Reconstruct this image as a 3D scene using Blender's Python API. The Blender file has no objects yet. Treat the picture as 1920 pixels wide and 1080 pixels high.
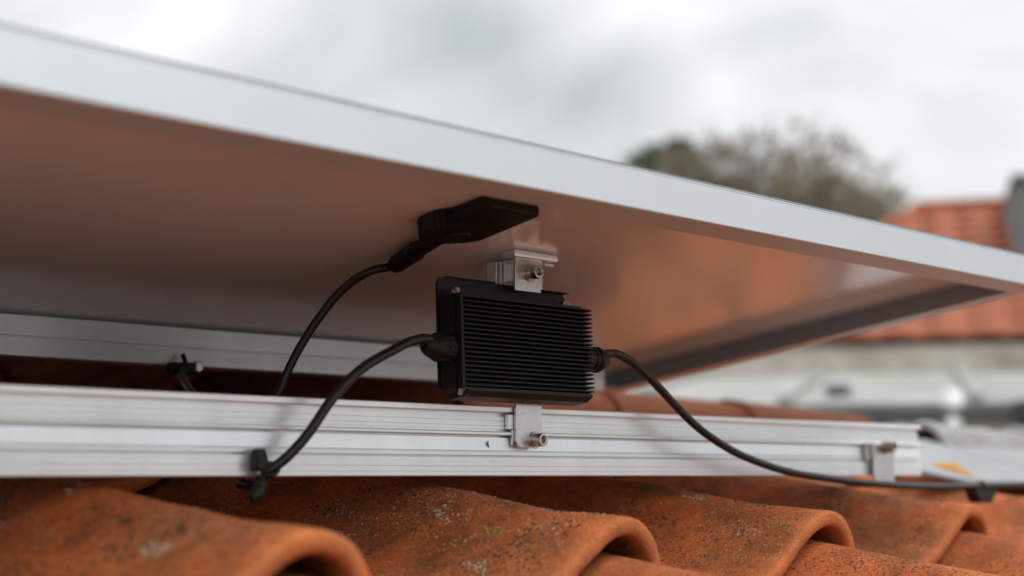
import bpy, bmesh, math, random
from mathutils import Vector, Matrix, noise
R = math.radians
rng = random.Random(7)
scene = bpy.context.scene
COL = scene.collection

# ------------------------------------------------------------------ camera
# world: X along the mounting rail, Y up the roof (horizontal), Z up, metres; origin on the rail's lower front edge
cd = bpy.data.cameras.new('camera'); cam = bpy.data.objects.new('camera', cd); COL.objects.link(cam)
cd.sensor_width = 36.0; cd.lens = 52.2; cd.clip_start = 0.05; cd.clip_end = 2000
r_, u_, f_ = Vector((0.7050, -0.7092, 0.0)), Vector((-0.0884, -0.0879, 0.9922)), Vector((0.7037, 0.6995, 0.1247))
cam.matrix_world = Matrix(((r_.x, u_.x, -f_.x, -0.8364), (r_.y, u_.y, -f_.y, -0.8314), (r_.z, u_.z, -f_.z, 0.0013), (0, 0, 0, 1)))
cd.dof.use_dof = True; cd.dof.focus_distance = 1.155; cd.dof.aperture_fstop = 3.4; cd.dof.aperture_blades = 0
scene.camera = cam

# ------------------------------------------------------------------ world: overcast sky
SUN_EL, SUN_AZ = R(58), R(-50)            # azimuth measured from +X towards +Y
BANKS = [((0.692, 0.668, 0.275), .125, .20), ((0.650, 0.690, 0.310), .09, .12), ((0.733, 0.633, 0.249), .085, .12), ((0.858, 0.449, 0.250), .16, .20), ((0.80, 0.54, 0.285), .12, .11), ((0.56, 0.80, 0.24), .10, .06)]
w = bpy.data.worlds.new('World'); scene.world = w; w.use_nodes = True
nt = w.node_tree; N = nt.nodes; L = nt.links
for n in list(N): N.remove(n)
out = N.new('ShaderNodeOutputWorld'); bg = N.new('ShaderNodeBackground'); bg.inputs['Strength'].default_value = 0.1
sky = N.new('ShaderNodeTexSky'); sky.sky_type = 'NISHITA'; sky.sun_disc = False
sky.sun_elevation = SUN_EL; sky.sun_rotation = math.pi / 2 - SUN_AZ
tc = N.new('ShaderNodeTexCoord')
mp = N.new('ShaderNodeMapping'); mp.inputs['Scale'].default_value = (1, 1, 1.7); mp.inputs['Location'].default_value = (0.35, 0.1, 0.43)
L.new(tc.outputs['Generated'], mp.inputs['Vector'])
n1 = N.new('ShaderNodeTexNoise'); n1.inputs['Scale'].default_value = 4.2; n1.inputs['Detail'].default_value = 5; n1.inputs['Roughness'].default_value = 0.5; n1.inputs['Distortion'].default_value = 0.7
L.new(mp.outputs[0], n1.inputs['Vector'])
cr = N.new('ShaderNodeValToRGB'); e = cr.color_ramp.elements
e[0].position = 0.16; e[0].color = (4.4, 4.75, 4.85, 1); e[1].position = 0.57; e[1].color = (8.7, 8.76, 8.85, 1)
m = e.new(0.43); m.color = (7.2, 7.4, 7.48, 1)
# two heavier grey banks drawn out along the horizon, edges broken by the same noise
fac = n1.outputs['Fac']
def wmath(op, a, b_):
    x = N.new('ShaderNodeMath'); x.operation = op
    for s_, v_ in zip(x.inputs, (a, b_)):
        if isinstance(v_, (int, float)): s_.default_value = v_
        else: L.new(v_, s_)
    return x.outputs[0]
for d0, rad, amt in BANKS:
    sb = N.new('ShaderNodeVectorMath'); sb.operation = 'SUBTRACT'; L.new(tc.outputs['Generated'], sb.inputs[0]); sb.inputs[1].default_value = d0
    sc_ = N.new('ShaderNodeVectorMath'); sc_.operation = 'MULTIPLY'; L.new(sb.outputs[0], sc_.inputs[0]); sc_.inputs[1].default_value = (1, 1, 1.9)
    ln_ = N.new('ShaderNodeVectorMath'); ln_.operation = 'LENGTH'; L.new(sc_.outputs[0], ln_.inputs[0])
    mr = N.new('ShaderNodeMapRange'); mr.interpolation_type = 'SMOOTHSTEP'; mr.inputs['From Min'].default_value = rad; mr.inputs['From Max'].default_value = 0.0
    mr.inputs['To Min'].default_value = 0.0; mr.inputs['To Max'].default_value = amt; L.new(ln_.outputs['Value'], mr.inputs['Value'])
    fac = wmath('SUBTRACT', fac, mr.outputs[0])
L.new(fac, cr.inputs['Fac'])
# overcast luminance law: zenith about three times the horizon
sx = N.new('ShaderNodeSeparateXYZ'); L.new(tc.outputs['Generated'], sx.inputs[0])
lum = wmath('ADD', 0.66, wmath('MULTIPLY', wmath('MAXIMUM', sx.outputs['Z'], 0.0), 1.34))
cl_ = N.new('ShaderNodeVectorMath'); cl_.operation = 'SCALE'; L.new(cr.outputs[0], cl_.inputs[0]); L.new(lum, cl_.inputs['Scale'])
mx = N.new('ShaderNodeMixRGB'); mx.inputs['Fac'].default_value = 0.94
L.new(sky.outputs[0], mx.inputs['Color1']); L.new(cl_.outputs[0], mx.inputs['Color2'])
L.new(mx.outputs[0], bg.inputs['Color']); L.new(bg.outputs[0], out.inputs['Surface'])

ld = bpy.data.lights.new('sun', 'SUN'); ld.energy = 1.6; ld.angle = R(40); ld.color = (1.0, 0.97, 0.92)
sun = bpy.data.objects.new('sun', ld); COL.objects.link(sun)
sd = Vector((math.cos(SUN_EL) * math.cos(SUN_AZ), math.cos(SUN_EL) * math.sin(SUN_AZ), math.sin(SUN_EL)))
sun.rotation_euler = sd.to_track_quat('Z', 'Y').to_euler(); sun.location = (0, 0, 20)

vs = scene.view_settings; vs.view_transform = 'Standard'; vs.look = 'None'; vs.exposure = 0.20; vs.gamma = 1.0; vs.use_curve_mapping = False
scene.cycles.use_denoising = True; scene.cycles.max_bounces = 8; scene.cycles.diffuse_bounces = 5; scene.cycles.glossy_bounces = 5
scene.cycles.sample_clamp_indirect = 6.0

# ------------------------------------------------------------------ materials
def mat(name):
    m = bpy.data.materials.new(name); m.use_nodes = True
    return m, m.node_tree.nodes, m.node_tree.links, m.node_tree.nodes['Principled BSDF']
def ramp(N, stops, interp='LINEAR'):
    r = N.new('ShaderNodeValToRGB'); r.color_ramp.interpolation = interp
    el = r.color_ramp.elements
    while len(el) < len(stops): el.new(0.5)
    for e_, (p, c) in zip(el, stops):
        e_.position = p; e_.color = (c, c, c, 1) if not isinstance(c, tuple) else (*c, 1)
    return r
def tex(N, L, vec, scale, detail=4, rough=0.55, kind='noise', dist=0.0):
    if kind == 'noise':
        t = N.new('ShaderNodeTexNoise'); t.inputs['Detail'].default_value = detail; t.inputs['Roughness'].default_value = rough; t.inputs['Distortion'].default_value = dist
    else:
        t = N.new('ShaderNodeTexVoronoi')
    t.inputs['Scale'].default_value = scale; L.new(vec, t.inputs['Vector']); return t
def mix(N, L, fac, a, b, mode='MIX'):
    x = N.new('ShaderNodeMixRGB'); x.blend_type = mode
    for s, v in ((x.inputs['Fac'], fac), (x.inputs['Color1'], a), (x.inputs['Color2'], b)):
        if isinstance(v, (int, float)): s.default_value = v
        elif isinstance(v, tuple): s.default_value = (*v, 1)
        else: L.new(v, s)
    return x.outputs[0]
def math_(N, L, op, a, b):
    x = N.new('ShaderNodeMath'); x.operation = op
    for s, v in zip(x.inputs, (a, b)):
        if isinstance(v, (int, float)): s.default_value = v
        else: L.new(v, s)
    return x.outputs[0]
def objvec(N, L, scale=(1, 1, 1), rand=True):
    tc = N.new('ShaderNodeTexCoord'); mp = N.new('ShaderNodeMapping'); mp.inputs['Scale'].default_value = scale
    L.new(tc.outputs['Object'], mp.inputs['Vector'])
    if rand:
        oi = N.new('ShaderNodeObjectInfo'); mu = N.new('ShaderNodeVectorMath'); mu.operation = 'SCALE'
        mu.inputs[0].default_value = (17.0, 31.0, 23.0); L.new(oi.outputs['Random'], mu.inputs['Scale'])
        L.new(mu.outputs[0], mp.inputs['Location'])
    return mp.outputs[0]

def metal(name, col, rough, streak=(2, 90, 90), var=0.10, aniso=0.0, dirt=0.0, metallic=1.0):
    m, N, L, b = mat(name)
    v = objvec(N, L, streak, False)
    t = tex(N, L, v, 3.0, 5, 0.6)
    r = ramp(N, [(0.25, rough - var), (0.75, rough + var)]); L.new(t.outputs['Fac'], r.inputs['Fac']); L.new(r.outputs[0], b.inputs['Roughness'])
    v2 = objvec(N, L, (1, 1, 1), False); t2 = tex(N, L, v2, 22.0, 6, 0.65)
    r2 = ramp(N, [(0.35, tuple(c * (0.90 - dirt) for c in col)), (0.62, col)]); L.new(t2.outputs['Fac'], r2.inputs['Fac'])
    L.new(r2.outputs[0], b.inputs['Base Color'])
    b.inputs['Metallic'].default_value = metallic
    bp = N.new('ShaderNodeBump'); bp.inputs['Strength'].default_value = 0.06; bp.inputs['Distance'].default_value = 0.0005
    L.new(t.outputs['Fac'], bp.inputs['Height']); L.new(bp.outputs[0], b.inputs['Normal'])
    return m
M = {}
M['alu'] = metal('anodised_aluminium', (0.90, 0.94, 0.965), 0.34, (2, 40, 40), 0.05, dirt=-.02, metallic=0.65)
M['shaded_alu'] = metal('painted_shade_aluminium', (0.74, 0.76, 0.77), 0.40, (2, 40, 40), 0.05, metallic=0.5)  # far rail metal, shade under the panel put into a darker colour
M['frame'] = metal('frame_aluminium', (0.505, 0.547, 0.58), 0.46, (1.5, 60, 60), 0.03, dirt=-.07, metallic=0.35)
M['steel'] = metal('stainless_steel', (0.70, 0.69, 0.68), 0.30, (40, 40, 8), 0.10, dirt=0.08)
M['bolt'] = metal('bolt_steel', (0.56, 0.54, 0.51), 0.27, (30, 30, 30), 0.08, dirt=0.15)

def plastic(name, col, rough, spec=0.5, bump=0.05, scale=400, dust=0.0):
    m, N, L, b = mat(name)
    v = objvec(N, L, (1, 1, 1), False)
    t = tex(N, L, v, scale, 3, 0.6)
    t2 = tex(N, L, v, 35, 5, 0.7)
    r = ramp(N, [(0.40, col), (0.80, tuple(min(1, c + dust) for c in col))]); L.new(t2.outputs['Fac'], r.inputs['Fac']); L.new(r.outputs[0], b.inputs['Base Color'])
    rr = ramp(N, [(0.3, rough - 0.08), (0.7, rough + 0.1)]); L.new(t2.outputs['Fac'], rr.inputs['Fac']); L.new(rr.outputs[0], b.inputs['Roughness'])
    b.inputs['Specular IOR Level'].default_value = spec
    bp = N.new('ShaderNodeBump'); bp.inputs['Strength'].default_value = bump; bp.inputs['Distance'].default_value = 0.0006
    L.new(t.outputs['Fac'], bp.inputs['Height']); L.new(bp.outputs[0], b.inputs['Normal'])
    return m
M['black_alu'] = plastic('black_anodised_housing', (0.008, 0.008, 0.009), 0.46, 0.32, 0.10, 900, 0.005)
M['facet_reflection'] = metal('painted_reflection', (0.34, 0.335, 0.33), 0.5, (30, 30, 30), 0.05, metallic=0.2)  # inverter corner facet: pale grey in place of the reflected rail
M['cable'] = plastic('black_cable_jacket', (0.008, 0.008, 0.008), 0.36, 0.42, 0.05, 500, 0.005)
M['plug'] = plastic('black_plug_plastic', (0.006, 0.006, 0.0065), 0.48, 0.32, 0.06, 500, 0.004)
M['dark_void'] = plastic('dark_roofing_felt', (0.02, 0.018, 0.017), 0.9, 0.2)
M['teal'] = plastic('teal_marker_ink', (0.01, 0.16, 0.18), 0.6)

# panel back sheet: glossy white-grey laminate
m, N, L, b = mat('back_sheet'); v = objvec(N, L, (1, 1, 1), False); t = tex(N, L, v, 9, 4)
r = ramp(N, [(0.3, (0.81, 0.89, 0.93)), (0.7, (0.86, 0.93, 0.96))]); L.new(t.outputs['Fac'], r.inputs['Fac']); L.new(r.outputs[0], b.inputs['Base Color'])
b.inputs['Roughness'].default_value = 0.16; b.inputs['IOR'].default_value = 1.8; b.inputs['Metallic'].default_value = 0.18
tb = tex(N, L, v, 30, 3); bp = N.new('ShaderNodeBump'); bp.inputs['Strength'].default_value = 0.05; bp.inputs['Distance'].default_value = 0.002
L.new(tb.outputs['Fac'], bp.inputs['Height']); L.new(bp.outputs[0], b.inputs['Normal']); M['sheet'] = m
m, N, L, b = mat('solar_glass'); b.inputs['Base Color'].default_value = (0.012, 0.016, 0.03, 1); b.inputs['Roughness'].default_value = 0.08; M['glass'] = m

def clay(name, base, dark, pale, lich=1.0):
    m, N, L, b = mat(name); v = objvec(N, L)
    big = tex(N, L, v, 9, 5, 0.6, dist=0.3); mid = tex(N, L, v, 45, 6, 0.65); fine = tex(N, L, v, 420, 4, 0.7)
    c = ramp(N, [(0.30, dark), (0.46, base), (0.74, pale)]); L.new(big.outputs['Fac'], c.inputs['Fac'])
    c2 = ramp(N, [(0.30, dark), (0.55, base), (0.80, pale)]); L.new(mid.outputs['Fac'], c2.inputs['Fac'])
    col = mix(N, L, 0.5, c.outputs[0], c2.outputs[0])
    fr = ramp(N, [(0.34, 0.42), (0.56, 1.08)]); L.new(fine.outputs['Fac'], fr.inputs['Fac'])
    col = mix(N, L, 0.75, col, fr.outputs[0], 'MULTIPLY')
    # tile to tile tone
    oi = N.new('ShaderNodeObjectInfo'); tone = ramp(N, [(0.0, (0.86, 0.86, 0.88)), (1.0, (1.08, 1.04, 1.0))]); L.new(oi.outputs['Random'], tone.inputs['Fac'])
    col = mix(N, L, 1.0, col, tone.outputs[0], 'MULTIPLY')
    # brown-black grime drifts
    g = tex(N, L, v, 16, 7, 0.7, dist=0.6); gr = ramp(N, [(0.42, 0.0), (0.68, 0.82 * lich)]); L.new(g.outputs['Fac'], gr.inputs['Fac'])
    col = mix(N, L, gr.outputs[0], col, (0.090, 0.048, 0.018))
    # crusty lichen: grey, ochre and black specks gathered in patches
    patch = tex(N, L, v, 13, 4, 0.6); 
    for sc, lo, hi, cc, thr in ((300, 0.45, 0.55, (0.40, 0.30, 0.21), 0.14), (200, 0.45, 0.55, (0.045, 0.034, 0.018), 0.22), (260, 0.55, 0.64, (0.33, 0.17, 0.03), 0.15), (420, 0.42, 0.58, (0.085, 0.048, 0.022), 0.22)):
        vv = N.new('ShaderNodeVectorMath'); vv.operation = 'ADD'; vv.inputs[1].default_value = (sc, sc * 0.37, sc * 0.11); L.new(v, vv.inputs[0])
        wob = tex(N, L, vv.outputs[0], sc * 2.3, 2); wm = N.new('ShaderNodeVectorMath'); wm.operation = 'SCALE'; wm.inputs['Scale'].default_value = 0.9 / sc
        L.new(wob.outputs['Color'], wm.inputs[0]); wa = N.new('ShaderNodeVectorMath'); wa.operation = 'ADD'; L.new(vv.outputs[0], wa.inputs[0]); L.new(wm.outputs[0], wa.inputs[1])
        vo = tex(N, L, wa.outputs[0], sc, kind='vor')
        pr = tex(N, L, vv.outputs[0], 12, 3, 0.6); pm = ramp(N, [(lo, 0.0), (hi, 1.0)]); L.new(pr.outputs['Fac'], pm.inputs['Fac'])
        sp = ramp(N, [(thr, 1.0), (thr + 0.16, 0.0)]); L.new(vo.outputs['Distance'], sp.inputs['Fac'])
        f = math_(N, L, 'MULTIPLY', pm.outputs[0], sp.outputs[0]); f = math_(N, L, 'MULTIPLY', f, 0.9 * lich)
        col = mix(N, L, f, col, cc)
    tcr = N.new('ShaderNodeTexCoord'); sr = N.new('ShaderNodeSeparateXYZ'); L.new(tcr.outputs['Object'], sr.inputs[0])
    rw = tex(N, L, v, 60, 4, 0.6); edge = math_(N, L, 'ADD', sr.outputs['Y'], math_(N, L, 'MULTIPLY', math_(N, L, 'SUBTRACT', rw.outputs['Fac'], 0.5), 0.03))
    er = ramp(N, [(0.002, 0.5), (0.018, 0.0)]); L.new(edge, er.inputs['Fac'])
    col = mix(N, L, er.outputs[0], col, pale)
    L.new(col, b.inputs['Base Color'])
    b.inputs['Roughness'].default_value = 0.82; b.inputs['Specular IOR Level'].default_value = 0.25
    h = math_(N, L, 'ADD', math_(N, L, 'MULTIPLY', fine.outputs['Fac'], 0.5), mid.outputs['Fac'])
    bp = N.new('ShaderNodeBump'); bp.inputs['Strength'].default_value = 0.85; bp.inputs['Distance'].default_value = 0.0032
    L.new(h, bp.inputs['Height']); L.new(bp.outputs[0], b.inputs['Normal'])
    return m
M['clay'] = clay('orange_clay', (0.57, 0.142, 0.036), (0.28, 0.067, 0.019), (0.61, 0.203, 0.070))
M['shaded_clay'] = clay('painted_shade_clay', (0.17, 0.036, 0.012), (0.09, 0.02, 0.008), (0.22, 0.06, 0.02), 0.6)  # ridge cap clay, darkened so the colour carries their shade
M['grey_tile'] = clay('grey_concrete_tile', (0.36, 0.36, 0.37), (0.24, 0.24, 0.25), (0.46, 0.46, 0.46), 0.35)

def rough_mat(name, c0, c1, scale=6, rough=0.85, bump=0.2, dist=0.01, spec=0.3, detail=6):
    m, N, L, b = mat(name); v = objvec(N, L); t = tex(N, L, v, scale, detail, 0.65)
    r = ramp(N, [(0.32, c0), (0.68, c1)]); L.new(t.outputs['Fac'], r.inputs['Fac']); L.new(r.outputs[0], b.inputs['Base Color'])
    b.inputs['Roughness'].default_value = rough; b.inputs['Specular IOR Level'].default_value = spec
    bp = N.new('ShaderNodeBump'); bp.inputs['Strength'].default_value = bump; bp.inputs['Distance'].default_value = dist
    L.new(t.outputs['Fac'], bp.inputs['Height']); L.new(bp.outputs[0], b.inputs['Normal']); return m
M['lead'] = rough_mat('grey_lead_sheet', (0.20, 0.205, 0.21), (0.29, 0.295, 0.30), 8, 0.6, 0.3, 0.004, 0.4)
M['lichen_grey'] = rough_mat('grey_lichen', (0.24, 0.225, 0.17), (0.46, 0.43, 0.35), 300, 0.95)
M['lichen_ochre'] = rough_mat('ochre_lichen', (0.24, 0.15, 0.04), (0.36, 0.25, 0.07), 300, 0.95)
M['lichen_tan'] = rough_mat('tan_lichen', (0.30, 0.20, 0.13), (0.46, 0.35, 0.25), 300, 0.95)
M['lichen_dark'] = rough_mat('dark_lichen', (0.030, 0.026, 0.014), (0.085, 0.07, 0.04), 300, 0.95)
M['lichen_orange'] = rough_mat('orange_lichen', (0.40, 0.17, 0.03), (0.47, 0.23, 0.05), 60, 0.95)
M['ground'] = rough_mat('pale_gravel', (0.24, 0.23, 0.21), (0.36, 0.35, 0.33), 0.6, 0.95)
M['render_wall'] = rough_mat('beige_render', (0.34, 0.30, 0.25), (0.78, 0.72, 0.64), 3.2, 0.9, 0.3, 0.02)
M['pale_sheet'] = rough_mat('pale_grey_sheet', (0.22, 0.22, 0.208), (0.38, 0.38, 0.36), 2.2, 0.7)
M['gutter'] = rough_mat('dark_grey_zinc', (0.10, 0.105, 0.11), (0.16, 0.165, 0.17), 8, 0.55)
M['white_pvc'] = rough_mat('white_pipe', (0.74, 0.75, 0.75), (0.82, 0.82, 0.82), 8, 0.5)
M['far_roof'] = rough_mat('far_red_tile', (0.23, 0.066, 0.032), (0.33, 0.108, 0.056), 2.2, 0.85)
M['slate'] = rough_mat('slate_grey', (0.16, 0.165, 0.17), (0.26, 0.265, 0.27), 5, 0.8)
M['window'] = plastic('dark_window', (0.03, 0.035, 0.04), 0.2)
M['bark'] = rough_mat('bark', (0.13, 0.105, 0.075), (0.22, 0.18, 0.135), 6, 0.95)
M['twig'] = rough_mat('twig', (0.27, 0.235, 0.18), (0.38, 0.335, 0.26), 3, 0.95)
M['needle'] = rough_mat('evergreen', (0.022, 0.045, 0.020), (0.06, 0.09, 0.04), 3, 0.9)

# ------------------------------------------------------------------ mesh helpers
def link(name, bm, material, parent=None, mw=None, smooth=False):
    me = bpy.data.meshes.new(name); bmesh.ops.recalc_face_normals(bm, faces=bm.faces); bm.to_mesh(me); bm.free()
    for mm in (material if isinstance(material, (list, tuple)) else [material]): me.materials.append(mm)
    if smooth:
        for p in me.polygons: p.use_smooth = True
    o = bpy.data.objects.new(name, me); COL.objects.link(o)
    if parent: o.parent = parent
    if mw is not None: o.matrix_local = mw
    return o
def smooth_by_angle(o, ang=35):
    me = o.data
    bm = bmesh.new(); bm.from_mesh(me)
    for f in bm.faces: f.smooth = True
    for e_ in bm.edges:
        e_.smooth = not (len(e_.link_faces) == 2 and e_.calc_face_angle(0) > R(ang))
    bm.to_mesh(me); bm.free(); return o
def empty(name, loc=(0, 0, 0), rot=(0, 0, 0)):
    o = bpy.data.objects.new(name, None); o.empty_display_size = 0.05; COL.objects.link(o); o.location = loc; o.rotation_euler = rot; return o
def tag(o, label=None, cat=None, group=None, kind=None):
    if label: o['label'] = label
    if cat: o['category'] = cat
    if group: o['group'] = group
    if kind: o['kind'] = kind
    return o
def box(bm, x0, x1, y0, y1, z0, z1, bev=0.0, seg=1):
    vs_ = [bm.verts.new((x, y, z)) for x in (x0, x1) for y in (y0, y1) for z in (z0, z1)]
    F = [(0, 1, 3, 2), (4, 6, 7, 5), (0, 4, 5, 1), (2, 3, 7, 6), (0, 2, 6, 4), (1, 5, 7, 3)]
    fs = [bm.faces.new([vs_[i] for i in f]) for f in F]
    if bev:
        es = list({e_ for f in fs for e_ in f.edges})
        bmesh.ops.bevel(bm, geom=es, offset=bev, segments=seg, affect='EDGES', profile=0.5)
def extrude_x(bm, prof, x0, x1, closed=True):
    a = [bm.verts.new((x0, y, z)) for y, z in prof]; b_ = [bm.verts.new((x1, y, z)) for y, z in prof]
    n = len(prof)
    for i in range(n if closed else n - 1): bm.faces.new((a[i], a[(i + 1) % n], b_[(i + 1) % n], b_[i]))
    if closed: bm.faces.new(a); bm.faces.new(list(reversed(b_)))
def extrude_z(bm, poly, z0, z1, bev=0.0):
    a = [bm.verts.new((x, y, z0)) for x, y in poly]; b_ = [bm.verts.new((x, y, z1)) for x, y in poly]; n = len(poly)
    fs = [bm.faces.new((a[i], a[(i + 1) % n], b_[(i + 1) % n], b_[i])) for i in range(n)] + [bm.faces.new(list(reversed(a))), bm.faces.new(b_)]
    if bev: bmesh.ops.bevel(bm, geom=list({e_ for f in fs[-2:] for e_ in f.edges}), offset=bev, segments=2, affect='EDGES', profile=0.5)
def lathe(bm, prof, axis, org, seg=28):
    ax = Vector(axis).normalized(); t = ax.orthogonal().normalized(); s = ax.cross(t); org = Vector(org)
    rings = []
    for d, rad in prof:
        if rad < 1e-6: rings.append([bm.verts.new(org + ax * d)])
        else: rings.append([bm.verts.new(org + ax * d + (t * math.cos(2 * math.pi * k / seg) + s * math.sin(2 * math.pi * k / seg)) * rad) for k in range(seg)])
    for A, B in zip(rings, rings[1:]):
        for k in range(seg):
            j = (k + 1) % seg
            if len(A) == 1 and len(B) == 1: break
            if len(A) == 1: bm.faces.new((A[0], B[k], B[j]))
            elif len(B) == 1: bm.faces.new((A[k], B[0], A[j]))
            else: bm.faces.new((A[k], B[k], B[j], A[j]))
    for ring, flip in ((rings[0], True), (rings[-1], False)):
        if len(ring) > 1: bm.faces.new(list(reversed(ring)) if flip else ring)
def spline(pts, n=14):
    P = [Vector(p) for p in pts]; P = [P[0] * 2 - P[1]] + P + [P[-1] * 2 - P[-2]]; o = []
    for i in range(1, len(P) - 2):
        a, b_, c, d = P[i - 1:i + 3]
        for k in range(n):
            t = k / n
            o.append(0.5 * ((2 * b_) + (c - a) * t + (2 * a - 5 * b_ + 4 * c - d) * t * t + (3 * b_ - a - 3 * c + d) * t ** 3))
    o.append(P[-2]); return o
def tube(bm, pts, rad, seg=14):
    rads = rad if isinstance(rad, (list, tuple)) else [rad] * len(pts)
    rings = []; prev = None
    for i, p in enumerate(pts):
        d = (pts[min(i + 1, len(pts) - 1)] - pts[max(i - 1, 0)]).normalized()
        t = d.orthogonal().normalized() if prev is None else (prev - d * prev.dot(d)).normalized()
        prev = t; s = d.cross(t)
        rings.append([bm.verts.new(p + (t * math.cos(2 * math.pi * k / seg) + s * math.sin(2 * math.pi * k / seg)) * rads[i]) for k in range(seg)])
    for A, B in zip(rings, rings[1:]):
        for k in range(seg): bm.faces.new((A[k], A[(k + 1) % seg], B[(k + 1) % seg], B[k]))
    bm.faces.new(list(reversed(rings[0]))); bm.faces.new(rings[-1])
def bolt_parts(parent, org, axis=(0, -1, 0), s=1.0):
    bm = bmesh.new(); lathe(bm, [(0, .0068 * s), (.0010 * s, .0070 * s), (.0016 * s, .0068 * s)], axis, org, 32)
    smooth_by_angle(link('washer', bm, M['bolt'], parent), 40)
    org2 = Vector(org) + Vector(axis) * .0016 * s
    bm = bmesh.new(); lathe(bm, [(0, .0054 * s), (.0076 * s, .0054 * s), (.0084 * s, .0050 * s), (.0085 * s, .0036 * s), (.0082 * s, .0033 * s)], axis, org2, 32)
    bmesh.ops.delete(bm, geom=[max(bm.faces, key=lambda f: (f.calc_center_median() - Vector(org2)).dot(Vector(axis)) if len(f.verts) == 32 else -9)], context='FACES')
    # hexagonal socket
    ax = Vector(axis); t = ax.orthogonal().normalized(); sv = ax.cross(t)
    def ring(d, rad, nn=32, hexa=False):
        o = []
        for k in range(nn):
            a = 2 * math.pi * k / nn; rr = rad
            if hexa:
                q = (a % (math.pi / 3)) - math.pi / 6; rr = rad * math.cos(math.pi / 6) / math.cos(q)
            o.append(bm.verts.new(Vector(org2) + ax * d + (t * math.cos(a) + sv * math.sin(a)) * rr))
        return o
    A = ring(.0082 * s, .0033 * s); B = ring(.0080 * s, .0031 * s, hexa=True); C_ = ring(.0042 * s, .0031 * s, hexa=True)
    for P_, Q_ in ((A, B), (B, C_)):
        for k in range(32): bm.faces.new((P_[k], P_[(k + 1) % 32], Q_[(k + 1) % 32], Q_[k]))
    bm.faces.new(C_)
    smooth_by_angle(link('bolt_head', bm, M['bolt'], parent), 40)

# ------------------------------------------------------------------ ground
bm = bmesh.new(); S = 900
for x, y in ((-S, -S), (S, -S), (S, S), (-S, S)): bm.verts.new((x, y, -3.2))
bm.faces.new(bm.verts); tag(link('ground', bm, M['ground']), kind='structure')

# ------------------------------------------------------------------ pantile
YAW = R(4.5); TP = R(8.2); W_T = 0.285; GAUGE = 0.42; LEN = 0.50; STEP = 0.022
PROF = [(-.240, -.0545), (-.225, -.0568), (-.205, -.0592), (-.18, -.0602), (-.15, -.0592), (-.12, -.0555), (-.095, -.0485), (-.075, -.0395), (-.055, -.0272), (-.040, -.0170), (-.026, -.0078), (-.012, -.0018),
        (0, 0), (.013, -.0012), (.026, -.0060), (.037, -.0138), (.046, -.0248), (.0515, -.0365), (.0540, -.0480), (.0545, -.0520)]
def prof_curve(n):
    pts = spline([(x, z, 0) for x, z in PROF], 3 if n else 1)
    return [(p.x, p.y) for p in pts]
PC = prof_curve(1); NOR = []
for i in range(len(PC)):
    a = PC[max(i - 1, 0)]; b_ = PC[min(i + 1, len(PC) - 1)]; d = Vector((b_[0] - a[0], b_[1] - a[1])).normalized(); NOR.append(Vector((-d.y, d.x)))
def tile_pt(seed, i, y, off):
    fl = max(0, 1 - y / .075); fl = fl * fl * (3 - 2 * fl)
    roll = max(0, min(1, (PC[i][1] + .05) / .05))
    k = .0055 * fl * (.25 + .75 * roll)
    x = PC[i][0] + NOR[i].x * off; z = PC[i][1] + NOR[i].y * off + k
    q = Vector((x * 9 + seed * 5.3, y * 9, seed * 1.7)); z += .0022 * noise.noise(q) + .0009 * noise.noise(q * 4)
    x += .0012 * noise.noise(q + Vector((3, 9, 4)))
    yy = y + (.0026 * noise.noise(Vector((x * 14, seed * 3.1, 2))) + .0012 * noise.noise(Vector((x * 60, seed * 3.1, 5))) if y < .012 else 0)
    return (x, yy, z)
def tile_mesh(seed):
    pc = prof_curve(1); n = len(pc); th = .0125
    ys = [0.0, .0015, .004, .010, .022, .038, .055, .075, .11, .16, .21, .26, .31, .36, LEN]
    bm = bmesh.new(); G = []
    def pt(i, y, off): return tile_pt(seed, i, y, off)
    offs_top = {0.0: -.0024, .0015: -.0006}
    for y in ys: G.append([bm.verts.new(pt(i, y, offs_top.get(y, 0))) for i in range(n)])
    H = []
    for y in [0.0, .002, .03, .12, .25, LEN]: H.append([bm.verts.new(pt(i, y, -th + (.0022 if y == 0.0 else 0))) for i in range(n)])
    for g in (G, H):
        for A, B in zip(g, g[1:]):
            for i in range(n - 1):
                f = bm.faces.new((A[i], A[i + 1], B[i + 1], B[i]))
    for i in range(n - 1):
        bm.faces.new((G[0][i], G[0][i + 1], H[0][i + 1], H[0][i])); bm.faces.new((G[-1][i], G[-1][i + 1], H[-1][i + 1], H[-1][i]))
    for k in (0, n - 1):
        bm.faces.new([g[k] for g in G] + [h[k] for h in reversed(H)])
    bmesh.ops.recalc_face_normals(bm, faces=bm.faces)
    for f in bm.faces: f.smooth = True
    for e_ in bm.edges:
        if len(e_.link_faces) == 2 and e_.calc_face_angle(0) > R(55): e_.smooth = False
    me = bpy.data.meshes.new('roof_tile'); bm.to_mesh(me); bm.free(); me.materials.append(M['clay']); return me
TILES = [tile_mesh(s) for s in range(4)]
roof = empty('tiled_roof', (0, 0, -.008), (0, 0, YAW))
tag(roof, 'weathered orange clay pantile roof slope below the solar panel', 'roof')
u_dir = Vector((0, math.cos(TP), math.sin(TP))); n_dir = Vector((0, -math.sin(TP), math.cos(TP)))
X_C, Y_E = -.0655, -.16
ROOF_M = Matrix.Translation((0, 0, -.008)) @ Matrix.Rotation(YAW, 4, 'Z')
def tile_org(i, k): return Vector((X_C + i * W_T, 0, 0)) + u_dir * (Y_E + k * GAUGE) + n_dir * (k * STEP - .003)
def valley_x(y): return 0.74 + (y - 0.03) * 1.14          # left border of the lead valley on the roof
shown = []
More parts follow.
